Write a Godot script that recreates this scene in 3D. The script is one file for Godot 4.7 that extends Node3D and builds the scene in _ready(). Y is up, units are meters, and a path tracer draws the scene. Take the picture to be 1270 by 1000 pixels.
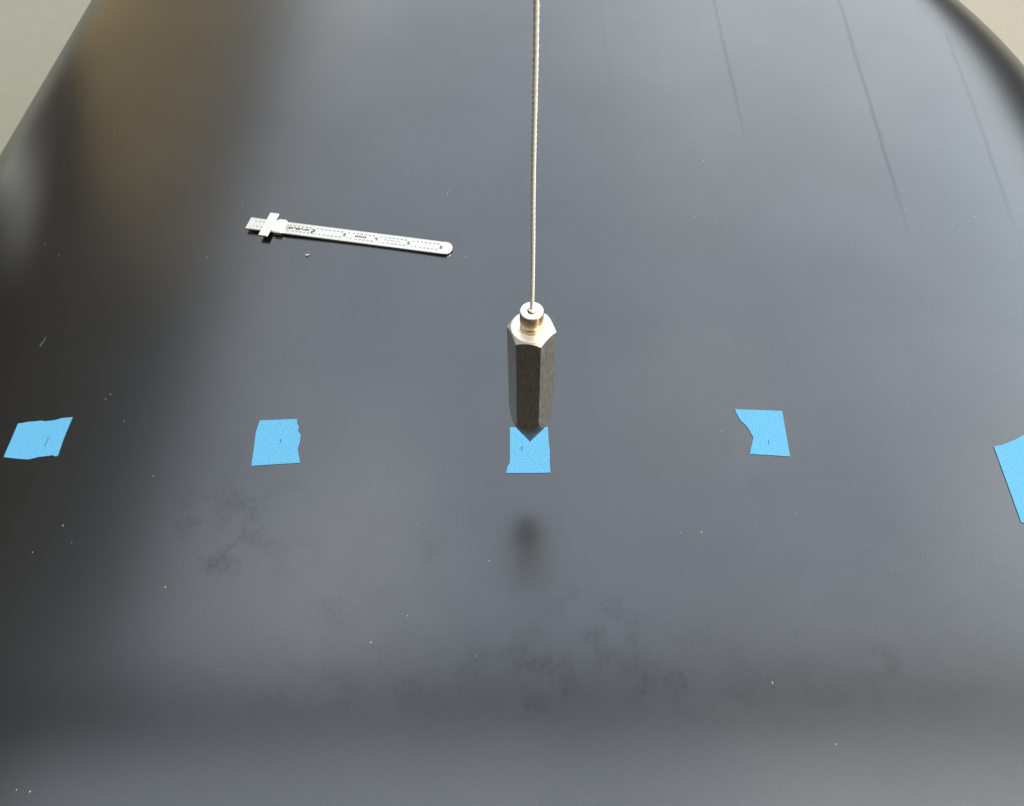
extends Node3D

# ---------------------------------------------------------------- helpers
const WELL_R := 3.2          # crown radius of the panel, metres
const SHOULDER := 0.16
const GROUND_Y := -0.30
const SKY := 1.1
const TEX := 1536            # panel texture covers 1.2 m x 1.2 m
const TEX_M := 1.2
var rng := RandomNumberGenerator.new()

func V(x: float, z: float) -> Vector2:
	return Vector2(x, z) * 0.001

func half_width(right: bool, z: float) -> float:
	if right:
		var q: float = max(0.0, -0.68 - z)
		return 0.541 - 1.15 * q * q
	return 0.4655 + 0.0595 * (z + 0.8)

func panel_y(x: float, z: float) -> float:
	var e: float = max(0.0, SHOULDER - (half_width(x > 0.0, z) - absf(x)))
	return -x * x / (2.0 * WELL_R) - 0.5 / (3.0 * SHOULDER * SHOULDER) * e * e * e

func tag(o: Node, label: String, category: String, kind := "", group := "") -> Node:
	if label: o.set_meta("label", label)
	if category: o.set_meta("category", category)
	if kind: o.set_meta("kind", kind)
	if group: o.set_meta("group", group)
	return o

func thing(called: String, at: Vector3, label: String, category: String, group := "") -> Node3D:
	var o := Node3D.new()
	o.name = called
	o.position = at
	add_child(o, true)
	tag(o, label, category, "", group)
	return o

func put(called: String, mesh: Mesh, mat: Material, parent: Node = self) -> MeshInstance3D:
	var o := MeshInstance3D.new()
	o.name = called
	o.mesh = mesh
	o.material_override = mat
	o.cast_shadow = GeometryInstance3D.SHADOW_CASTING_SETTING_ON
	parent.add_child(o, true)
	return o

# a triangle turned so that its front looks along `out`
func tri(st: SurfaceTool, a: Vector3, b: Vector3, c: Vector3, out: Vector3, uvs: Array = []) -> void:
	var n := (c - a).cross(b - a)
	var pts := [a, b, c]
	var u := uvs
	if n.dot(out) < 0.0:
		pts = [a, c, b]
		if uvs.size() == 3: u = [uvs[0], uvs[2], uvs[1]]
		n = -n
	n = n.normalized()
	for i in 3:
		st.set_normal(n)
		if u.size() == 3: st.set_uv(u[i])
		st.add_vertex(pts[i])

func quad(st: SurfaceTool, a: Vector3, b: Vector3, c: Vector3, d: Vector3, out: Vector3) -> void:
	tri(st, a, b, c, out)
	tri(st, a, c, d, out)

# smooth triangle with its own normals
func tri_n(st: SurfaceTool, p: Array, n: Array) -> void:
	var g: Vector3 = (p[2] - p[0]).cross(p[1] - p[0])
	var order := [0, 1, 2] if g.dot(n[0] + n[1] + n[2]) >= 0.0 else [0, 2, 1]
	for i in order:
		st.set_normal(n[i].normalized())
		st.add_vertex(p[i])

func begin() -> SurfaceTool:
	var st := SurfaceTool.new()
	st.begin(Mesh.PRIMITIVE_TRIANGLES)
	return st

# a rounded-edge slab: outline in (x, z), bottom y0, top y1, small chamfer
func slab(outline: PackedVector2Array, y0: float, y1: float, chamfer := 0.0) -> ArrayMesh:
	var st := begin()
	var inner := outline
	if chamfer > 0.0:
		var off := Geometry2D.offset_polygon(outline, -chamfer, Geometry2D.JOIN_MITER)
		if off.size() > 0 and off[0].size() == outline.size(): inner = off[0]
	var ids := Geometry2D.triangulate_polygon(inner)
	for i in range(0, ids.size(), 3):
		var a := inner[ids[i]]
		var b := inner[ids[i + 1]]
		var c := inner[ids[i + 2]]
		tri(st, Vector3(a.x, y1, a.y), Vector3(b.x, y1, b.y), Vector3(c.x, y1, c.y), Vector3.UP)
		tri(st, Vector3(a.x, y0, a.y), Vector3(b.x, y0, b.y), Vector3(c.x, y0, c.y), Vector3.DOWN)
	var n := outline.size()
	var mid := Vector2.ZERO
	for p in outline: mid += p / n
	var cw := Geometry2D.is_polygon_clockwise(outline)
	var same := inner.size() == n
	# match inner vertices to outline vertices (offset may start elsewhere)
	var shift := 0
	if same and chamfer > 0.0:
		var best := 1e9
		for k in n:
			var d := inner[k].distance_to(outline[0])
			if d < best:
				best = d
				shift = k
	for i in n:
		var a := outline[i]
		var b := outline[(i + 1) % n]
		var e := (b - a).orthogonal()
		var out := Vector3(e.x, 0, e.y) * (1.0 if not cw else -1.0)
		out = -out if Geometry2D.is_point_in_polygon((a + b) / 2 + Vector2(out.x, out.z).normalized() * 1e-5, outline) else out
		var ys := y1 - (chamfer if same else 0.0)
		quad(st, Vector3(a.x, y0, a.y), Vector3(b.x, y0, b.y), Vector3(b.x, ys, b.y), Vector3(a.x, ys, a.y), out)
		if same and chamfer > 0.0:
			var ia := inner[(i + shift) % n]
			var ib := inner[(i + 1 + shift) % n]
			quad(st, Vector3(a.x, ys, a.y), Vector3(b.x, ys, b.y), Vector3(ib.x, y1, ib.y), Vector3(ia.x, y1, ia.y), out.normalized() + Vector3.UP)
	return st.commit()

func box(size: Vector3, at: Vector3, st: SurfaceTool) -> void:
	var m := BoxMesh.new()
	m.size = size
	st.append_from(m, 0, Transform3D(Basis.IDENTITY, at))

# tube along points
func tube(st: SurfaceTool, pts: PackedVector3Array, r: float, sides := 7) -> void:
	var rings := []
	var up := Vector3(0.3, 0.1, 1.0).normalized()
	for i in pts.size():
		var t := (pts[min(i + 1, pts.size() - 1)] - pts[max(i - 1, 0)]).normalized()
		var a := t.cross(up).normalized()
		up = a.cross(t).normalized()
		var ring := []
		for k in sides:
			var w := TAU * k / sides
			ring.append(a * cos(w) + up * sin(w))
		rings.append(ring)
	for i in pts.size() - 1:
		for k in sides:
			var k2 := (k + 1) % sides
			var n := [rings[i][k], rings[i + 1][k], rings[i + 1][k2], rings[i][k2]]
			var p := [pts[i] + n[0] * r, pts[i + 1] + n[1] * r, pts[i + 1] + n[2] * r, pts[i] + n[3] * r]
			tri_n(st, [p[0], p[1], p[2]], [n[0], n[1], n[2]])
			tri_n(st, [p[0], p[2], p[3]], [n[0], n[2], n[3]])

# lathe of (radius, height) points; each point may carry a break with equal neighbours
func lathe(profile: Array, sides := 64, wobble := 0.0, teeth := 0) -> ArrayMesh:
	var st := begin()
	for i in profile.size() - 1:
		var a: Vector2 = profile[i]
		var b: Vector2 = profile[i + 1]
		if a.is_equal_approx(b): continue
		var d := (b - a).normalized()
		var nn := Vector2(-d.y, d.x) * -1.0
		for k in sides:
			var w0 := TAU * k / sides
			var w1 := TAU * (k + 1) / sides
			var ra0 := a.x
			var rb0 := b.x
			var p := [Vector3(sin(w0) * ra0, a.y, cos(w0) * ra0), Vector3(sin(w1) * ra0, a.y, cos(w1) * ra0), Vector3(sin(w1) * rb0, b.y, cos(w1) * rb0), Vector3(sin(w0) * rb0, b.y, cos(w0) * rb0)]
			var n0 := Vector3(sin(w0) * nn.x, nn.y, cos(w0) * nn.x)
			var n1 := Vector3(sin(w1) * nn.x, nn.y, cos(w1) * nn.x)
			if a.x > 1e-7: tri_n(st, [p[0], p[1], p[2]], [n0, n1, n1])
			if b.x > 1e-7: tri_n(st, [p[0], p[2], p[3]], [n0, n1, n0])
	return st.commit()

func noise_tex(freq: float, seed_: int, ramp: Gradient, size := 512, octaves := 4) -> NoiseTexture2D:
	var n := FastNoiseLite.new()
	n.seed = seed_
	n.frequency = freq
	n.fractal_octaves = octaves
	var t := NoiseTexture2D.new()
	t.noise = n
	t.width = size
	t.height = size
	t.seamless = true
	t.color_ramp = ramp
	return t

func ramp(a: Color, b: Color) -> Gradient:
	var g := Gradient.new()
	g.set_color(0, a)
	g.set_color(1, b)
	return g

func flat(c: Color, rough: float, metal := 0.0, spec := 0.5) -> StandardMaterial3D:
	var m := StandardMaterial3D.new()
	m.albedo_color = c.linear_to_srgb()
	m.roughness = rough
	m.metallic = metal
	m.metallic_specular = spec
	return m

# ---------------------------------------------------------------- scene
func _ready() -> void:
	rng.seed = 41
	# camera
	var cam := Camera3D.new()
	cam.name = "camera"
	var pitch := deg_to_rad(56.0)
	var roll := deg_to_rad(-1.19)
	var fwd := Vector3(0, -sin(pitch), -cos(pitch))
	var up0 := Vector3(0, cos(pitch), -sin(pitch))
	var r := Vector3.RIGHT * cos(roll) + up0 * sin(roll)
	var u := up0 * cos(roll) - Vector3.RIGHT * sin(roll)
	cam.transform = Transform3D(Basis(r, u, -fwd), Vector3(0, 0.43, 0))
	cam.keep_aspect = Camera3D.KEEP_HEIGHT
	cam.fov = rad_to_deg(2.0 * atan(0.5))
	cam.near = 0.01
	cam.far = 400.0
	add_child(cam)
	cam.current = true

	# sky and sun
	var el := deg_to_rad(53.0)
	var az := deg_to_rad(114.0)      # clockwise from straight ahead (-z)
	var to_sun := Vector3(sin(az) * cos(el), sin(el), -cos(az) * cos(el))
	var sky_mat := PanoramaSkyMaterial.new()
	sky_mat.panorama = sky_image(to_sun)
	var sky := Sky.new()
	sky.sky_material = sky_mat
	var env := Environment.new()
	env.background_mode = Environment.BG_SKY
	env.sky = sky
	env.tonemap_mode = Environment.TONE_MAPPER_LINEAR
	env.tonemap_exposure = 1.25
	env.sdfgi_enabled = true
	env.ssao_enabled = true
	env.ssil_enabled = true
	var we := WorldEnvironment.new()
	we.name = "world_environment"
	we.environment = env
	add_child(we)
	var sun := DirectionalLight3D.new()
	sun.name = "sun"
	sun.light_color = Color(1.0, 0.93, 0.80)
	sun.light_energy = 0.9
	sun.light_angular_distance = 0.5
	sun.shadow_enabled = true
	add_child(sun)
	sun.look_at_from_position(to_sun * 5.0, Vector3.ZERO, Vector3.UP)

	build_ground()
	build_surroundings()
	build_panel()
	build_tapes()
	build_ruler()
	build_bob()
	build_dust()

# thin bright haze: bluer overhead, whiter low down, brightest on the sun's side, with soft cloud
func sky_image(to_sun: Vector3) -> ImageTexture:
	var w := 512
	var h := 256
	var im := Image.create(w, h, false, Image.FORMAT_RGBF)
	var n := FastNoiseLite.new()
	n.seed = 3386  # seed picked so unseen cloud brightens the panel's lower left mirror image
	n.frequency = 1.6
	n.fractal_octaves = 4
	var sunward := atan2(to_sun.x, -to_sun.z)
	for j in h:
		var theta := PI * (j + 0.5) / h
		for i in w:
			var phi := TAU * (i + 0.5) / w
			var d := Vector3(sin(theta) * sin(phi), cos(theta), -sin(theta) * cos(phi))
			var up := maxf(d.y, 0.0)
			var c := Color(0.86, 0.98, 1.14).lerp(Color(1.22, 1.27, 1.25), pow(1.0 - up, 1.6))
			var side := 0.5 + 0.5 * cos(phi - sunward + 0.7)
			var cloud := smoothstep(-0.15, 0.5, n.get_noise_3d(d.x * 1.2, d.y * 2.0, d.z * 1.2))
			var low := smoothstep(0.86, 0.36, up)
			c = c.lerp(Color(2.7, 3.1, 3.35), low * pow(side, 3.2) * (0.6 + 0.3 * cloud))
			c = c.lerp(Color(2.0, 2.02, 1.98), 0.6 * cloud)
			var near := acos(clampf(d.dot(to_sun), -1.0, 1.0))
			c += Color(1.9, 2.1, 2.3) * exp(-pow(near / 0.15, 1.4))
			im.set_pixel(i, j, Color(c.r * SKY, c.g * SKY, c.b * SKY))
	return ImageTexture.create_from_image(im)

func build_ground() -> void:
	# pale grey concrete everywhere, the pavement to the right sandier
	var m := flat(Color(1, 1, 1), 0.9)
	m.albedo_texture = noise_tex(0.06, 5, ramp(Color(0.48, 0.49, 0.45), Color(0.50, 0.505, 0.465)), 512, 3)
	m.uv1_triplanar = true
	m.uv1_world_triplanar = true
	m.uv1_scale = Vector3.ONE * 1.5
	var st := begin()
	quad(st, Vector3(-200, GROUND_Y, 200), Vector3(-200, GROUND_Y, -200), Vector3(200, GROUND_Y, -200), Vector3(200, GROUND_Y, 200), Vector3.UP)
	var g := put("ground", st.commit(), m)
	tag(g, "smooth pale grey green concrete floor beside the black panel", "", "structure")
	var m2 := flat(Color(1, 1, 1), 0.95)
	var gr := Gradient.new()
	gr.offsets = PackedFloat32Array([0.0, 0.4, 0.6, 1.0])
	gr.colors = PackedColorArray([Color(0.46, 0.445, 0.405), Color(0.575, 0.56, 0.515), Color(0.605, 0.59, 0.545), Color(0.71, 0.695, 0.65)])
	m2.albedo_texture = noise_tex(0.22, 9, gr, 1024, 3)
	m2.uv1_triplanar = true
	m2.uv1_world_triplanar = true
	m2.uv1_scale = Vector3.ONE * 1.6
	var st2 := begin()
	var a := 0.25
	quad(st2, Vector3(a, GROUND_Y + 0.004, 30), Vector3(a, GROUND_Y + 0.004, -60), Vector3(60, GROUND_Y + 0.004, -60), Vector3(60, GROUND_Y + 0.004, 30), Vector3.UP)
	var p := put("pavement", st2.commit(), m2)
	tag(p, "sandy beige concrete pavement with fine grit", "", "structure")

func build_surroundings() -> void:
	# the brown boarded house side that the panel mirrors along its left
	var wall := thing("house_wall", Vector3(-2.9, GROUND_Y, -3.0), "brown boarded house side mirrored in the left of the black panel", "house")
	var tones := [flat(Color(0.37, 0.285, 0.155), 0.8), flat(Color(0.33, 0.25, 0.14), 0.8), flat(Color(0.41, 0.32, 0.18), 0.8)]
	for k in 20:
		var st := begin()
		box(Vector3(0.03, 0.19, 7.2), Vector3(0, 0.1 + k * 0.195, -4.3), st)
		var b := put("board", st.commit(), tones[k % 3], wall)
		b.rotation.z = 0.03
		b.position.x = 0.03 * 0.195 * k
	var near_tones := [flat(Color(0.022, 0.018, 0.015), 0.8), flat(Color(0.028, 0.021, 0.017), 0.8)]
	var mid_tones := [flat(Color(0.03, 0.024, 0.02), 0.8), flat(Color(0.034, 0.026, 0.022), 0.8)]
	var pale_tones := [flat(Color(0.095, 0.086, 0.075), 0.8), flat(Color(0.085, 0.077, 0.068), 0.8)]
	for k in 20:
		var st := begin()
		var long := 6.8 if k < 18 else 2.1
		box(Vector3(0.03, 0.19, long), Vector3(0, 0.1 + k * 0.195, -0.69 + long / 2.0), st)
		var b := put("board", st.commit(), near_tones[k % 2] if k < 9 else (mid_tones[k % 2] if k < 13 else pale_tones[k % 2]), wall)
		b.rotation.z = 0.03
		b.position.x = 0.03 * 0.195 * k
	var post := begin()
	box(Vector3(0.10, 1.6, 0.17), Vector3(0.10, 0.80, 0.30), post)
	put("added_post", post.commit(), flat(Color(0.85, 0.85, 0.84), 0.6), wall)  # pale post added to mirror a bright streak at the panel's left edge
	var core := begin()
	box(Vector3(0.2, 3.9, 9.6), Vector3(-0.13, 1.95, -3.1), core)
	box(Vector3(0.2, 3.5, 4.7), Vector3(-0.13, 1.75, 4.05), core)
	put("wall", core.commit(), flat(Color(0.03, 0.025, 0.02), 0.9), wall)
	var roof := begin()
	box(Vector3(0.5, 0.12, 9.9), Vector3(0.05, 3.96, -3.2), roof)
	put("eave", roof.commit(), flat(Color(0.06, 0.05, 0.045), 0.8), wall)
	# unseen dark boards, added to darken the panel's right shoulder
	var added_fence := thing("added_fence", Vector3(2.4, GROUND_Y, -2.5), "unseen dark board screen added to darken the right shoulder of the black panel", "added_fence")
	var fm := [flat(Color(0.035, 0.03, 0.025), 0.85), flat(Color(0.045, 0.038, 0.03), 0.85)]
	for k in 44:
		var st := begin()
		box(Vector3(0.025, 0.88, 0.19), Vector3(0, 0.45, -4.4 + k * 0.2), st)
		put("board", st.commit(), fm[k % 2], added_fence)
	var rail := begin()
	box(Vector3(0.05, 0.09, 9.0), Vector3(0.04, 0.7, 0), rail)
	put("rail", rail.commit(), fm[0], added_fence)
	# unseen dark wall, added behind the viewer to darken the bob's front face
	var blocker := thing("added_dark_wall", Vector3(0, GROUND_Y, 1.5), "unseen dark boarded wall added behind the viewer to darken the plumb bob front", "blocker")
	for k in 22:
		var st := begin()
		box(Vector3(6.0, 0.19, 0.03), Vector3(0, 0.1 + k * 0.195, 0.004 * (k % 2)), st)
		put("board", st.commit(), fm[k % 2], blocker)

func build_panel() -> void:
	# columns: signed parameter list; rows: z
	var mat := flat(Color(1, 1, 1), 0.25, 1.0)
	mat.albedo_texture = panel_texture()
	var rows := []       # [z, drop]
	var z0 := -1.12
	var z1 := 0.32
	var rad := 0.009
	rows.append([z0 - rad - 0.002, 9.0])
	for k in range(6, 0, -1):
		var a := deg_to_rad(86.0) * k / 6.0
		rows.append([z0 - rad * sin(a), rad * (1.0 - cos(a))])
	var nz := 150
	for k in nz + 1: rows.append([lerpf(z0, z1, float(k) / nz), 0.0])
	for k in range(1, 7):
		var a := deg_to_rad(86.0) * k / 6.0
		rows.append([z1 + rad * sin(a), rad * (1.0 - cos(a))])
	rows.append([z1 + rad + 0.002, 9.0])
	var grid := []
	for row in rows:
		var z: float = row[0]
		var line := PackedVector3Array()
		for side in 2:
			var right := side == 1
			var sg := 1.0 if right else -1.0
			var w := half_width(right, z)
			var half := PackedVector3Array()
			var n := 90
			for i in n + 1:
				var t := float(i) / n
				var x := w * (1.0 - pow(1.0 - t, 1.35))
				half.append(Vector3(sg * x, panel_y(sg * x, z), z))
			var slope := w / WELL_R + 0.5
			var t0 := atan(slope)
			var yw := panel_y(sg * w, z)
			for k in range(1, 9):
				var a := lerpf(t0, deg_to_rad(84.0), k / 8.0)
				half.append(Vector3(sg * (w + rad * (sin(a) - sin(t0))), yw - rad * (cos(t0) - cos(a)), z))
			var last := half[half.size() - 1]
			half.append(Vector3(last.x + sg * 0.004, last.y - 0.04, z))
			half.append(Vector3(last.x + sg * 0.02, GROUND_Y, z))
			if not right:
				half.reverse()
				half.remove_at(half.size() - 1)
			line.append_array(half)
		for i in line.size():
			line[i].y = max(GROUND_Y, line[i].y - row[1])
		grid.append(line)
	var nr := grid.size()
	var nc: int = grid[0].size()
	var pos := PackedVector3Array()
	var nor := PackedVector3Array()
	var uv := PackedVector2Array()
	var idx := PackedInt32Array()
	for j in nr:
		for i in nc:
			var p: Vector3 = grid[j][i]
			var dx: Vector3 = grid[j][min(i + 1, nc - 1)] - grid[j][max(i - 1, 0)]
			var dz: Vector3 = grid[min(j + 1, nr - 1)][i] - grid[max(j - 1, 0)][i]
			var n := dz.cross(dx)
			if n.length() < 1e-12: n = Vector3.UP
			pos.append(p)
			nor.append(n.normalized())
			uv.append(Vector2((p.x + 0.6) / TEX_M, (p.z + 1.1) / TEX_M))
	for j in nr - 1:
		for i in nc - 1:
			var a := j * nc + i
			idx.append_array([a, a + 1, a + nc, a + 1, a + nc + 1, a + nc])
	var arr := []
	arr.resize(Mesh.ARRAY_MAX)
	arr[Mesh.ARRAY_VERTEX] = pos
	arr[Mesh.ARRAY_NORMAL] = nor
	arr[Mesh.ARRAY_TEX_UV] = uv
	arr[Mesh.ARRAY_INDEX] = idx
	var mesh := ArrayMesh.new()
	mesh.add_surface_from_arrays(Mesh.PRIMITIVE_TRIANGLES, arr)
	var o := put("black_panel", mesh, mat)
	tag(o, "large satin black curved panel with rounded edges and faint water stains", "panel")

func panel_texture() -> ImageTexture:
	var base := 0.128
	var data := PackedFloat32Array()
	data.resize(TEX * TEX)
	var soft := FastNoiseLite.new()
	soft.seed = 3
	soft.frequency = 0.006
	soft.fractal_octaves = 4
	var im := soft.get_image(TEX, TEX, false, false, false)
	var nb := im.get_data()
	var grit := FastNoiseLite.new()
	grit.seed = 8
	grit.frequency = 0.45
	grit.fractal_octaves = 2
	var gb := grit.get_image(TEX, TEX, false, false, false).get_data()
	for i in TEX * TEX:
		data[i] = base * (1.0 + (nb[i] - 128) * 0.0005 + (gb[i] - 128) * 0.0006)
	var k := TEX / TEX_M
	# water stains: [x mm, z mm, rx, rz, strength]
	var patch := FastNoiseLite.new()
	patch.seed = 21
	patch.frequency = 0.22
	patch.fractal_octaves = 5
	for s in [[-170, -205, 26, 26, 0.22], [-176, -190, 14, 10, 0.22], [-186, -214, 30, 18, 0.12], [-140, -190, 34, 14, 0.13], [-107, -154, 26, 9, 0.16],
			[-46, -186, 8, 14, 0.14], [7, -110, 18, 16, 0.18], [-20, -118, 40, 14, 0.13], [92, -110, 34, 16, 0.17], [36, -160, 22, 20, 0.13], [60, -140, 60, 22, 0.10],
			[-100, -112, 60, 12, 0.12], [200, -112, 60, 12, 0.10], [193, -124, 20, 10, 0.12], [155, -230, 16, 10, 0.10], [-160, -258, 14, 8, 0.12], [130, -262, 24, 14, 0.07], [-60, -120, 110, 26, 0.09], [120, -118, 130, 24, 0.09], [30, -128, 50, 26, 0.10], [-200, -200, 70, 50, 0.05], [250, -160, 80, 40, 0.04], [-60, -180, 70, 40, 0.05], [170, -190, 70, 50, 0.04], [-150, -236, 30, 16, 0.08]]:
		var cx: float = (s[0] * 0.001 + 0.6) * k
		var cz: float = (s[1] * 0.001 + 1.1) * k
		var rx: float = s[2] * 0.0013 * k
		var rz: float = s[3] * 0.0013 * k
		for j in range(int(cz - rz), int(cz + rz) + 1):
			for i in range(int(cx - rx), int(cx + rx) + 1):
				if i < 0 or j < 0 or i >= TEX or j >= TEX: continue
				var d := Vector2((i - cx) / rx, (j - cz) / rz).length()
				if d >= 1.0: continue
				var cloudy := smoothstep(-0.25, 0.4, soft.get_noise_2d(i * 5.0, j * 5.0 + 900.0))
				var stipple := smoothstep(-0.1, 0.45, patch.get_noise_2d(i * 1.0, j * 0.8))
				var f := (1.0 - d * d) * cloudy * (0.4 + 0.75 * stipple)
				data[j * TEX + i] *= 1.0 - 0.72 * s[4] * f
	# faint round drop mark
	var dc := Vector2((-75.0 * 0.001 + 0.6) * k, (-163.0 * 0.001 + 1.1) * k)
	for j in range(int(dc.y - 20), int(dc.y + 20)):
		for i in range(int(dc.x - 20), int(dc.x + 20)):
			var d := Vector2(i - dc.x, (j - dc.y) * 1.1).length() / 14.0
			if d < 1.0 and (j - dc.y) > -8.0 - (i - dc.x) * 0.4: data[j * TEX + i] *= 0.96
	# long faint run marks at the right
	var runs := [[V(206.5, -790), V(201.5, -647.2), V(197.9, -546.9), 0.17], [V(338, -810), V(319.2, -587.6), V(306, -430), 0.24], [V(436, -740), V(415.7, -577.9), V(396, -440), 0.18], [V(94, -840), V(92, -700), V(91, -600), 0.05]]
	for run in runs:
		for seg in 2:
			var a: Vector2 = run[seg]
			var b: Vector2 = run[seg + 1]
			var steps := int(abs(b.y - a.y) * k)
			for q in steps:
				var t := float(q) / steps
				var p := a.lerp(b, t)
				var fade: float = run[3] * (1.0 if seg == 0 else clampf((1.0 - t) * 1.6, 0.0, 1.0))
				var cx := (p.x + 0.6) * k + soft.get_noise_1d(p.y * 4000.0) * 1.2
				var j := int((p.y + 1.1) * k)
				for i in range(int(cx) - 4, int(cx) + 5):
					var d := absf(i - cx) / 2.2
					if j >= 0 and j < TEX: data[j * TEX + i] *= 1.0 - fade * exp(-d * d)
	# fine dark wipe streaks in the lower band
	for s in 60:
		var x := rng.randf_range(-0.19, 0.27)
		var z := rng.randf_range(-0.135, -0.09)
		var l := int(rng.randf_range(6, 26))
		var i := int((x + 0.6) * k)
		var j0 := int((z + 1.1) * k)
		var st := rng.randf_range(0.02, 0.07)
		for q in l: data[(j0 + q) * TEX + i] *= 1.0 - st
	var bytes := PackedByteArray()
	bytes.resize(TEX * TEX * 3)
	for i in TEX * TEX:
		var v := pow(data[i], 1.0 / 2.2) * 255.0
		bytes[i * 3] = int(v + 0.5)
		bytes[i * 3 + 1] = int(v * 1.004 + 0.5)
		bytes[i * 3 + 2] = int(v * 1.012 + 0.5)
	var out := Image.create_from_data(TEX, TEX, false, Image.FORMAT_RGB8, bytes)
	return ImageTexture.create_from_image(out)

func tape(called_label: String, pts: Array, c: Color, marks: Array) -> void:
	var outline := PackedVector2Array()
	# roughen the torn edges a little, keep the given corners
	for p in pts: outline.append(p)
	var mid := Vector2.ZERO
	for p in outline: mid += p / outline.size()
	var o := thing("tape_square", Vector3(mid.x, panel_y(mid.x, mid.y), mid.y), called_label, "tape", "blue tape squares in a row across the panel")
	var m := flat(Color(1, 1, 1), 0.75, 0.0, 0.4)
	m.albedo_texture = tape_tex
	m.albedo_color = c.linear_to_srgb()
	m.uv1_triplanar = true
	m.uv1_scale = Vector3.ONE * 26.0
	m.normal_enabled = true
	m.normal_texture = tape_bump
	m.normal_scale = 0.45
	var st := begin()
	var lift := 0.0004
	var y_of := func(p: Vector2, h: float) -> Vector3:
		return Vector3(p.x - mid.x, panel_y(p.x, p.y) - panel_y(mid.x, mid.y) + h, p.y - mid.y)
	var ids := Geometry2D.triangulate_polygon(outline)
	for i in range(0, ids.size(), 3):
		tri(st, y_of.call(outline[ids[i]], lift), y_of.call(outline[ids[i + 1]], lift), y_of.call(outline[ids[i + 2]], lift), Vector3.UP)
	for i in outline.size():
		var a := outline[i]
		var b := outline[(i + 1) % outline.size()]
		var e := (b - a).orthogonal().normalized()
		if Geometry2D.is_point_in_polygon((a + b) / 2 + e * 1e-5, outline): e = -e
		quad(st, y_of.call(a, -0.0004), y_of.call(b, -0.0004), y_of.call(b, lift), y_of.call(a, lift), Vector3(e.x, 0, e.y))
	put("tape", st.commit(), m, o)
	for mk in marks:
		var ink := begin()
		for i in mk.size() - 1:
			var a: Vector2 = mk[i]
			var b: Vector2 = mk[i + 1]
			var e := (b - a).orthogonal().normalized() * 0.00022
			var t := (b - a).normalized() * 0.0002
			quad(ink, y_of.call(a + e - t, lift + 0.0001), y_of.call(b + e + t, lift + 0.0001), y_of.call(b - e + t, lift + 0.0001), y_of.call(a - e - t, lift + 0.0001), Vector3.UP)
		put("pen_mark", ink.commit(), flat(Color(0.03, 0.06, 0.2), 0.6), o)

var tape_tex: NoiseTexture2D
var tape_bump: NoiseTexture2D

func torn(pts: Array, from: int, to: int, amount: float) -> Array:
	# adds small jags between the listed outline points (a torn tape edge)
	var out := []
	for i in pts.size():
		out.append(pts[i])
		if i >= from and i < to:
			var a: Vector2 = pts[i]
			var b: Vector2 = pts[(i + 1) % pts.size()]
			var n := int(a.distance_to(b) / 0.0016)
			for k in range(1, n):
				out.append(a.lerp(b, float(k) / n) + (b - a).orthogonal().normalized() * rng.randf_range(-amount, amount))
	return out

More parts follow.
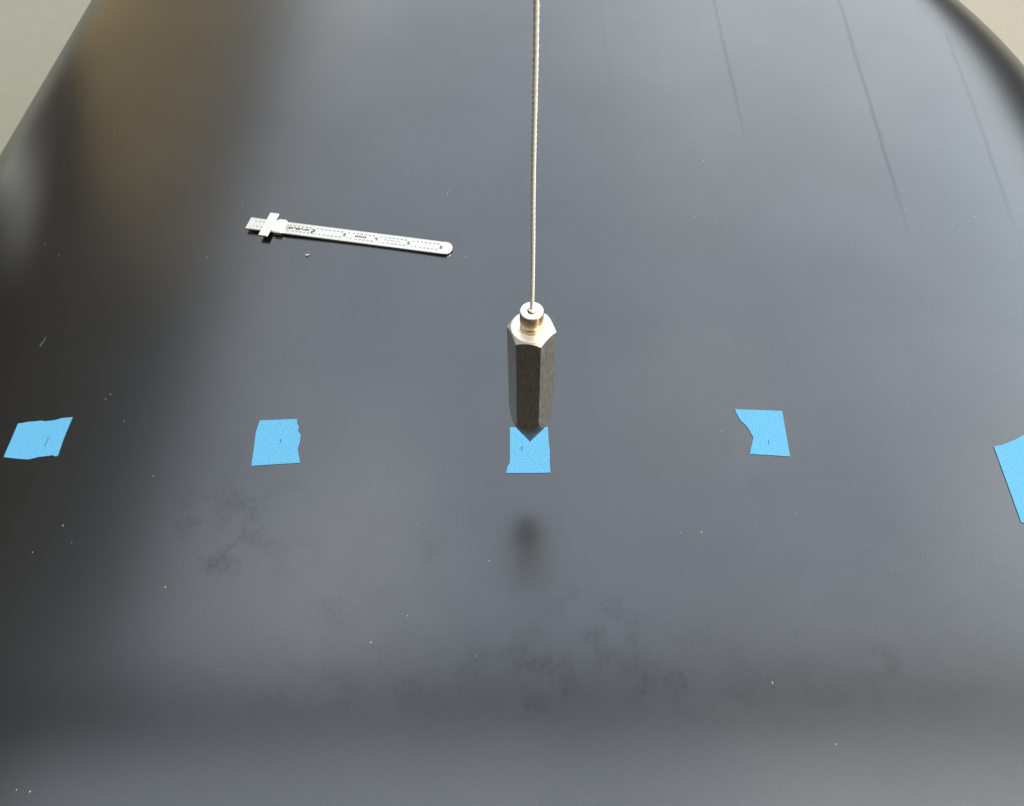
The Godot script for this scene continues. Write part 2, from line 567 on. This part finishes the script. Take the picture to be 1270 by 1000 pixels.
func build_tapes() -> void:
	tape_tex = noise_tex(0.09, 12, ramp(Color(0.80, 0.86, 0.91), Color(1, 1, 1)), 256, 3)
	tape_bump = noise_tex(0.12, 13, ramp(Color(0, 0, 0), Color(1, 1, 1)), 256, 3)
	tape_bump.as_normal_map = true
	tape_bump.bump_strength = 3.0
	var c := Color(0.118, 0.395, 0.63)
	var t1 := [V(-327.4, -293.0), V(-321.7, -293.5), V(-312.4, -293.8), V(-308.6, -293.0), V(-303.1, -293.2), V(-297.0, -294.6), V(-290.2, -294.8), V(-291.3, -279.2), V(-291.3, -265.6), V(-292.7, -265.0), V(-294.8, -266.1), V(-305.0, -265.3), V(-311.4, -264.2), V(-319.4, -265.5), V(-328.5, -267.4), V(-327.9, -279.2)]
	tape("blue tape square nearest the dark edge, with wavy torn top and slanted pen line", torn(torn(t1, 9, 14, 0.0002), 0, 6, 0.0002), c, [[V(-302.0, -280.1), V(-302.4, -273.1)]])
	var t2 := [V(-162.2, -283.1), V(-149.2, -283.0), V(-138.1, -283.0), V(-137.4, -279.1), V(-136.1, -277.1), V(-136.2, -274.0), V(-134.3, -271.3), V(-134.0, -265.1), V(-134.7, -260.2), V(-133.1, -255.3), V(-131.7, -250.3), V(-146.0, -250.1), V(-162.2, -249.7), V(-162.8, -265.6), V(-163.4, -274.5)]
	tape("blue tape square below the steel ruler, torn ragged along its right side", torn(t2, 2, 10, 0.00025), c, [[V(-146.5, -268.3), V(-146.3, -265.6)]])
	var t3 := [V(-1.6, -271.4), V(5.5, -271.3), V(18.3, -271.2), V(22.3, -271.0), V(22.3, -261.2), V(22.8, -253.0), V(22.4, -246.6), V(22.5, -238.3), V(8.8, -238.3), V(-4.4, -238.6), V(-3.5, -243.2), V(-2.0, -245.9), V(-1.7, -259.2)]
	tape("blue tape square right behind the point of the hanging plumb bob", torn(t3, 4, 7, 0.00015), c, [[V(5.9, -257.2), V(5.2, -256.2), V(5.4, -255.0), V(6.1, -254.5)]])
	var t4 := [V(142.6, -283.6), V(158.6, -283.0), V(173.5, -282.5), V(172.4, -264.4), V(171.5, -248.7), V(158.4, -249.6), V(146.5, -250.4), V(148.8, -256.1), V(150.9, -262.4), V(149.4, -267.9), V(147.7, -271.6), V(145.1, -274.8), V(144.1, -278.6)]
	tape("blue tape square with a deep curved bite torn from its left side", torn(t4, 6, 13, 0.0002), c, [[V(160.2, -260.2), V(159.9, -257.4)]])
	var t5 := [V(306.0, -258.8), V(311.8, -259.7), V(319.7, -263.1), V(324.9, -265.6), V(328.5, -267.6), V(337.8, -270.9), V(342.4, -272.6), V(341.9, -237.9), V(341.1, -205.8), V(326.3, -206.4), V(307.5, -204.3), V(303.7, -205.7), V(304.8, -230.4)]
	tape("blue tape piece farthest right, cut off by the picture's edge", torn(t5, 0, 6, 0.0002), c, [])

# 3 x 5 dot letters
const GLYPH := {"0": "757", "1": "262"}
const DOTS := {
	"0": "111101101101111", "1": "010110010010111", "2": "111001111100111", "3": "111001111001111", "4": "101101111001001", "5": "111100111001111",
	"6": "111100111101111", "7": "111001010010010", "8": "111101111101111", "9": "111101111001111", "S": "111100111001111", "T": "111010010010010",
	"A": "010101111101101", "I": "111010010010111", "N": "111101101101101", "L": "100100100100111", "E": "111100110100111", "H": "101101111101101", "R": "110101110101101", "D": "110101101101110", " ": "000000000000000"}

func write(im: Image, text: String, x: int, y: int, px: int, c: Color, gap := 1) -> void:
	for ch in text:
		var d: String = DOTS[ch]
		for j in 5:
			for i in 3:
				if d[j * 3 + i] == "1": im.fill_rect(Rect2i(x + i * px, y + j * px, px, px), c)
		x += (3 + gap) * px

func ruler_texture(length: float, width: float) -> ImageTexture:
	var w := 2048
	var k := w / length
	var h := int(width * k)
	var im := Image.create(w, h, false, Image.FORMAT_RGB8)
	im.fill(Color(1, 1, 1))
	# brushed grain
	var g := FastNoiseLite.new()
	g.seed = 4
	g.frequency = 0.35
	for j in h:
		for i in range(0, w, 8):
			var v := 0.95 + 0.05 * g.get_noise_2d(i * 0.06, j * 2.0)
			im.fill_rect(Rect2i(i, j, 8, 1), Color(v, v, v))
	var ink := Color(0.2, 0.2, 0.185)
	var grey := Color(0.3, 0.3, 0.28)
	var inch := 25.2
	var zero := 2.8
	for n in 6 * 64 + 1:
		var x := int((zero + n * inch / 64.0) * k)
		var l := 0.75
		if n % 64 == 0: l = 3.2
		elif n % 32 == 0: l = 2.2
		elif n % 8 == 0: l = 1.6
		elif n % 2 == 0: l = 1.1
		im.fill_rect(Rect2i(x, 0, 1, int(l * k)), grey)
		if n % 2 == 0: im.fill_rect(Rect2i(x, h - int(l * k), 1, int(l * k)), grey)
	for n in 6:
		for e in range(1, 8):
			var s := zero + (n + e / 8.0) * inch
			write(im, str(e * 8), int(s * k) - 10, int(2.8 * k), 3, ink)
			write(im, str(e * 4), int(s * k) - 10, int((width - 4.0) * k), 3, ink)
		write(im, str(n + 1), int((zero + (n + 1) * inch) * k) - 16, int(4.5 * k), 8 if n != 1 else 11, Color(0.05, 0.05, 0.05))
	# bold maker's line and the lighter spaced line between the inch figures
	for q in 6: im.fill_rect(Rect2i(int((86.5 + q * 1.55) * k), int(5.1 * k) + (q % 2) * 3, int(1.25 * k), int(1.5 * k)), Color(0.08, 0.08, 0.08))
	write(im, "STAINLESS", int(109.5 * k), int(5.3 * k), 3, ink, 3)
	# worn dark scribble of etching next to the clip
	for q in 9: im.fill_rect(Rect2i(int((33.5 + q * 1.85) * k), int((5.2 + 0.5 * sin(q * 2.3)) * k), int(1.5 * k), int((1.5 + 0.6 * cos(q * 1.7)) * k)), Color(0.25, 0.24, 0.2))
	im.fill_rect(Rect2i(int(32.5 * k), int(5.0 * k), int(10 * k), int(0.4 * k)), Color(0.3, 0.29, 0.25))
	return ImageTexture.create_from_image(im)

func build_ruler() -> void:
	var length := 0.1622
	var width := 0.0123
	# local frame: x along the rule from its square end, z towards the viewer
	var a := Vector2(-0.1995, -0.4638)
	var b := Vector2(-0.0432, -0.4272)
	var o := thing("steel_ruler", Vector3.ZERO, "small bright steel pocket ruler with sliding cross clip lying on the black panel", "ruler")
	var pa := Vector3(a.x, panel_y(a.x, a.y) + 0.0034, a.y)
	var pb := Vector3(b.x, panel_y(b.x, b.y) + 0.0021, b.y)
	var ax := (pb - pa).normalized()
	var az := ax.cross(Vector3.UP).normalized()
	var ay := az.cross(ax).normalized()
	o.transform = Transform3D(Basis(ax, ay, az), pa)
	var steel := flat(Color(0.80, 0.78, 0.72), 0.38, 1.0)
	var printed := flat(Color(0.80, 0.78, 0.72), 0.42, 0.9)
	printed.albedo_texture = ruler_texture(length * 1000.0, width * 1000.0)
	# blade
	var th := 0.0013
	var outline := PackedVector2Array([Vector2(0, -width / 2)])
	outline.append(Vector2(length - 0.0058, -width / 2))
	for k in range(1, 12):
		var w := -PI / 2 + PI * k / 12.0
		outline.append(Vector2(length - 0.0058 + 0.0058 * cos(w), width / 2 * sin(w)))
	outline.append(Vector2(length - 0.0058, width / 2))
	outline.append(Vector2(0, width / 2))
	put("blade", slab(outline, -th, 0.0, 0.00012), steel, o)
	# printed face: a skin 0.05 mm above, with the same outline pulled in
	var face := begin()
	var inner: PackedVector2Array = Geometry2D.offset_polygon(outline, -0.00016)[0]
	var ids := Geometry2D.triangulate_polygon(inner)
	for i in range(0, ids.size(), 3):
		var p := []
		var uvs := []
		for q in 3:
			var v := inner[ids[i + q]]
			p.append(Vector3(v.x, 0.00005, v.y))
			uvs.append(Vector2(v.x / length, v.y / width + 0.5))
		tri(face, p[0], p[1], p[2], Vector3.UP, uvs)
	put("graduations", face.commit(), printed, o)
	# sliding clip: cross bar, saddle that wraps the blade, sprung tongue
	var clip := put("clip", slab(PackedVector2Array([Vector2(0.0212, -0.0052), Vector2(0.0236, -0.0066), Vector2(0.0285, -0.0068), Vector2(0.0305, -0.0058), Vector2(0.0318, -0.003), Vector2(0.0312, 0.0), Vector2(0.0322, 0.003), Vector2(0.0295, 0.0066), Vector2(0.0236, 0.0067), Vector2(0.0212, 0.0052)]), 0.0002, 0.0011, 0.00025), steel, o)
	var sides := begin()
	for sg in [-1.0, 1.0]:
		box(Vector3(0.006, 0.0026, 0.0006), Vector3(0.0262, -0.0004, sg * 0.0068), sides)
	put("saddle", sides.commit(), steel, clip)
	put("cross_bar", slab(PackedVector2Array([Vector2(0.0142, -0.0125), Vector2(0.0206, -0.0125), Vector2(0.0212, -0.012), Vector2(0.0212, 0.012), Vector2(0.0206, 0.0125), Vector2(0.0142, 0.0125), Vector2(0.0136, 0.012), Vector2(0.0136, -0.012)]), 0.0002, 0.0014, 0.0003), steel, clip)
	var bend := begin()
	for k in 8:
		var w0 := PI * 0.5 * k / 8.0
		var w1 := PI * 0.5 * (k + 1) / 8.0
		var p0 := Vector3(0.0316 + 0.0012 * sin(w0), 0.00125 - 0.0012 * (1 - cos(w0)), 0)
		var p1 := Vector3(0.0316 + 0.0012 * sin(w1), 0.00125 - 0.0012 * (1 - cos(w1)), 0)
		var s := Vector3(0, 0, 0.0032)
		quad(bend, p0 - s, p1 - s, p1 + s, p0 + s, Vector3(sin(w0), cos(w0), 0))
	put("tongue", bend.commit(), flat(Color(0.45, 0.36, 0.22), 0.35, 1.0), clip)  # brown tint stands in for the reflection on the bent end

func hex_radius(rc: float, ang: float) -> float:
	var f := fposmod(ang, PI / 3.0) - PI / 6.0
	return rc * cos(PI / 6.0) / cos(f)

func build_bob() -> void:
	var fx := 0.0096
	var fz := -0.2329
	var tip := 0.0458
	var o := thing("plumb_bob", Vector3(fx, tip, fz), "grey steel six sided plumb bob hanging point down over the middle tape", "plumb bob")
	var rc := 0.0114
	var top := 0.1005          # flat top above the tip
	# heights of the pointed end, as radius against height above the tip
	var prof := [Vector2(0, 0), Vector2(0.0083, 0.0207), Vector2(0.0094, 0.0240), Vector2(0.00987, 0.0260), Vector2(0.0107, 0.0295), Vector2(0.0114, 0.0352), Vector2(0.0125, 0.045)]
	var h_low := func(rr: float) -> float:
		for i in prof.size() - 1:
			if rr <= prof[i + 1].x: return lerpf(prof[i].y, prof[i + 1].y, (rr - prof[i].x) / (prof[i + 1].x - prof[i].x))
		return 0.048
	var cham := 0.0093
	var h_high := func(rr: float) -> float:
		return top - max(0.0, rr - cham) * 0.95
	var turn := deg_to_rad(20.0)
	var steel := flat(Color(0.80, 0.77, 0.70), 0.2, 0.80)
	var bright := flat(Color(0.92, 0.88, 0.80), 0.38, 0.7)  # lighter metal on the top faces, standing in for sun and sky there
	var scratch := noise_tex(0.05, 31, ramp(Color(0.55, 0.52, 0.47), Color(1, 1, 1)), 512, 4)
	steel.albedo_texture = scratch
	steel.uv1_triplanar = true
	steel.uv1_scale = Vector3(70, 4, 70)
	var st_f := begin()     # flats
	var st_c := begin()     # pointed end
	var st_t := begin()     # chamfered top
	var per := 14
	for f in 6:
		var mid := turn + PI / 3.0 * f + PI / 6.0
		var nf := Vector3(sin(mid), 0, cos(mid))
		for k in per:
			var a := []
			for q in 2:
				var w := turn + PI / 3.0 * f + PI / 3.0 * (k + q) / per
				var rr := hex_radius(rc, w - turn)
				a.append([w, rr, h_low.call(rr), h_high.call(rr)])
			var P := func(w: float, rr: float, h: float) -> Vector3: return Vector3(sin(w) * rr, h, cos(w) * rr)
			quad(st_f, P.call(a[0][0], a[0][1], a[0][2]), P.call(a[1][0], a[1][1], a[1][2]), P.call(a[1][0], a[1][1], a[1][3]), P.call(a[0][0], a[0][1], a[0][3]), nf)
			# pointed end: rings of the profile up to the flat
			for q in 7:
				var g := []
				for e in 2:
					var r0: float = a[e][1] * q / 7.0
					var r1: float = a[e][1] * (q + 1) / 7.0
					g.append([r0, h_low.call(r0), r1, h_low.call(r1)])
				var n0 := Vector3(sin(a[0][0]), -0.42, cos(a[0][0]))
				var n1 := Vector3(sin(a[1][0]), -0.42, cos(a[1][0]))
				var p := [P.call(a[0][0], g[0][0], g[0][1]), P.call(a[1][0], g[1][0], g[1][1]), P.call(a[1][0], g[1][2], g[1][3]), P.call(a[0][0], g[0][2], g[0][3])]
				if q > 0: tri_n(st_c, [p[0], p[1], p[2]], [n0, n1, n1])
				tri_n(st_c, [p[0], p[2], p[3]], [n0, n1, n0])
			# top: chamfer ring then flat
			var n0c := Vector3(sin(a[0][0]) * 0.69, 0.72, cos(a[0][0]) * 0.69)
			var n1c := Vector3(sin(a[1][0]) * 0.69, 0.72, cos(a[1][0]) * 0.69)
			var pc := [P.call(a[0][0], cham, top), P.call(a[1][0], cham, top), P.call(a[1][0], a[1][1], a[1][3]), P.call(a[0][0], a[0][1], a[0][3])]
			tri_n(st_t, [pc[0], pc[1], pc[2]], [n0c, n1c, n1c])
			tri_n(st_t, [pc[0], pc[2], pc[3]], [n0c, n1c, n0c])
			tri(st_t, P.call(a[0][0], cham, top), P.call(a[1][0], cham, top), Vector3(0, top, 0), Vector3.UP)
	var body := put("body", st_f.commit(), steel, o)
	put("point", st_c.commit(), flat(Color(0.20, 0.20, 0.195), 0.4, 0.9), body)
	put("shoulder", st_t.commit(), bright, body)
	# neck and knurled cap
	var gold_tint := flat(Color(0.64, 0.52, 0.33), 0.28, 1.0)  # gold colour stands in for warm reflections on cap sides and neck
	put("neck", lathe([Vector2(0.0054, top), Vector2(0.0052, top + 0.0016), Vector2(0.0045, top + 0.0019), Vector2(0.0045, top + 0.0040)]), gold_tint, o)
	var c0 := top + 0.0028
	var c1 := top + 0.0112
	var cap := put("cap", lathe([Vector2(0.0040, c0), Vector2(0.0050, c0), Vector2(0.0053, c0 + 0.0004), Vector2(0.0053, c1 - 0.0004)], 96), gold_tint, o)
	put("cap_top", lathe([Vector2(0.0053, c1 - 0.0004), Vector2(0.0050, c1), Vector2(0.0021, c1), Vector2(0.0019, c1 - 0.0003)], 96), bright, cap)
	put("hole", lathe([Vector2(0.0019, c1 - 0.0003), Vector2(0.0019, c1 - 0.006), Vector2(0.0, c1 - 0.006)], 32), flat(Color(0.16, 0.13, 0.09), 0.5, 0.8), cap)  # lining coloured dark for the shade inside the hole
	# diamond knurl: fine ribs round the cap, in two crossing directions
	var kn := begin()
	for k in 44:
		for sg in [-1.0, 1.0]:
			var pts := PackedVector3Array()
			for q in 4:
				var w: float = TAU * (k + sg * q * 0.55) / 44.0
				pts.append(Vector3(sin(w) * 0.00528, lerpf(c0 + 0.0016, c1 - 0.0008, q / 3.0), cos(w) * 0.00532))
			tube(kn, pts, 0.00011, 4)
	put("knurl", kn.commit(), gold_tint, cap)
	# cord: three twisted strands up to the pole overhead
	var cord := thing("cord", Vector3(fx, tip + c1, fz), "twisted off white cord rising from the plumb bob's cap", "cord")
	var white := flat(Color(0.96, 0.95, 0.89), 0.9)
	var span := 0.49 - (tip + c1)
	for s in 3:
		var pts := PackedVector3Array()
		var n := 900
		for i in n + 1:
			var h := span * i / n - 0.003 * (1.0 - float(i) / n)
			var w := TAU * h / 0.0072 + TAU * s / 3.0 + 0.8 * sin(h * 70.0) + 0.5 * sin(h * 171.0)
			var drift := Vector2(sin(h * 61.0), cos(h * 47.0)) * 0.00012
			pts.append(Vector3(sin(w) * 0.00032 + drift.x, h, cos(w) * 0.00032 + drift.y))
		var st := begin()
		tube(st, pts, 0.00066, 10)
		put("strand", st.commit(), white, cord)
	var fuzz := begin()
	for q in 150:
		var h := rng.randf() * span
		var w := rng.randf() * TAU
		var d := Vector3(cos(w), rng.randf_range(-0.8, 0.8), sin(w))
		var root := Vector3(cos(w), 0, sin(w)) * 0.0007 + Vector3(0, h, 0)
		tube(fuzz, PackedVector3Array([root, root + d * 0.0005, root + d * 0.0009 + Vector3(0, 0.0003, 0)]), 0.00003, 3)
	put("loose_fibres", fuzz.commit(), white, cord).set_meta("kind", "stuff")
	# the knot half sunk in the cap's hole
	for s in 2:
		var pts := PackedVector3Array()
		for i in 25:
			var w := TAU * i / 24.0
			pts.append(Vector3(cos(w) * 0.0011 * (1 if s == 0 else -1), 0.0004 + 0.0006 * sin(w + 1.5 * s), sin(w) * 0.0009 + 0.0002))
		var st := begin()
		tube(st, pts, 0.00058, 8)
		put("knot", st.commit(), white, cord)
	# the pole that the cord hangs from, above the frame, mirrored as a dark band
	var pole := thing("support_pole", Vector3(0, GROUND_Y, fz), "dark pole above the frame that the cord hangs from, mirrored in the panel", "pole")
	var pm := flat(Color(0.05, 0.05, 0.05), 0.6)
	var st := begin()
	box(Vector3(1.9, 0.05, 0.06), Vector3(0, 0.49 - GROUND_Y + 0.025, 0.008), st)
	put("beam", st.commit(), pm, pole)
	for sg in [-1.0, 1.0]:
		var lg := begin()
		box(Vector3(0.05, 0.49 - GROUND_Y, 0.05), Vector3(sg * 0.9, (0.49 - GROUND_Y) / 2, 0), lg)
		put("leg", lg.commit(), pm, pole)

func build_dust() -> void:
	var spots := [V(-149.8, -428.4), V(-32.1, -420.9), V(-47.0, -489.2), V(-45.2, -492.8), V(-333.9, -362.0), V(159.1, -526.2), V(142.3, -460.4), V(-271.1, -307.8), V(-268.8, -311.6), V(-223.6, -246.0), V(131.7, -267.1), V(-199.3, -173.1), V(-59.8, -151.3), V(133.1, -112.1), V(-286.4, -199.1), V(-22.1, -128.4), V(108.6, -198.1), V(96.3, -197.7), V(-272.5, -215.5), V(-78.6, -137.2), V(-342.6, -596.0), V(-391.3, -637.2), V(-252.1, -69.4), V(-244.7, -68.4), V(-14.7, -182.1)]
	var big := spots.size()
	for i in 90: spots.append(Vector2(rng.randf_range(-0.42, 0.46), rng.randf_range(-0.85, -0.06)))
	var st := begin()
	for i in spots.size():
		var p: Vector2 = spots[i]
		var s := rng.randf_range(0.0002, 0.00045) if i < big else 0.0001 + 0.00022 * pow(rng.randf(), 3.0)
		var base := Vector3(p.x, panel_y(p.x, p.y), p.y)
		var w := rng.randf() * TAU
		var a := Vector3(cos(w), 0, sin(w)) * s * rng.randf_range(1.0, 2.2)
		var b := Vector3(-sin(w), 0, cos(w)) * s * 0.6
		var t := base + Vector3(0, s * 0.7, 0)
		var q := [base + a, base + b, base - a, base - b]
		for k in 4: tri(st, q[k], q[(k + 1) % 4], t, q[k] + q[(k + 1) % 4] - base * 2 + Vector3.UP * s)
	# two curled lint hairs
	tube(st, PackedVector3Array([Vector3(-0.3337, panel_y(-0.3337, -0.358) + 0.0003, -0.358), Vector3(-0.3322, panel_y(-0.332, -0.361) + 0.0008, -0.3610), Vector3(-0.3316, panel_y(-0.331, -0.366) + 0.0003, -0.3665)]), 0.00006, 5)
	tube(st, PackedVector3Array([Vector3(-0.1512, panel_y(-0.15, -0.428) + 0.0003, -0.4285), Vector3(-0.1500, panel_y(-0.15, -0.428) + 0.0012, -0.4276), Vector3(-0.1487, panel_y(-0.149, -0.429) + 0.0004, -0.4290)]), 0.0004, 5)
	var o := put("dust_specks", st.commit(), flat(Color(0.7, 0.68, 0.62), 0.9))
	tag(o, "scattered white dust specks and lint on the black panel", "dust", "stuff")
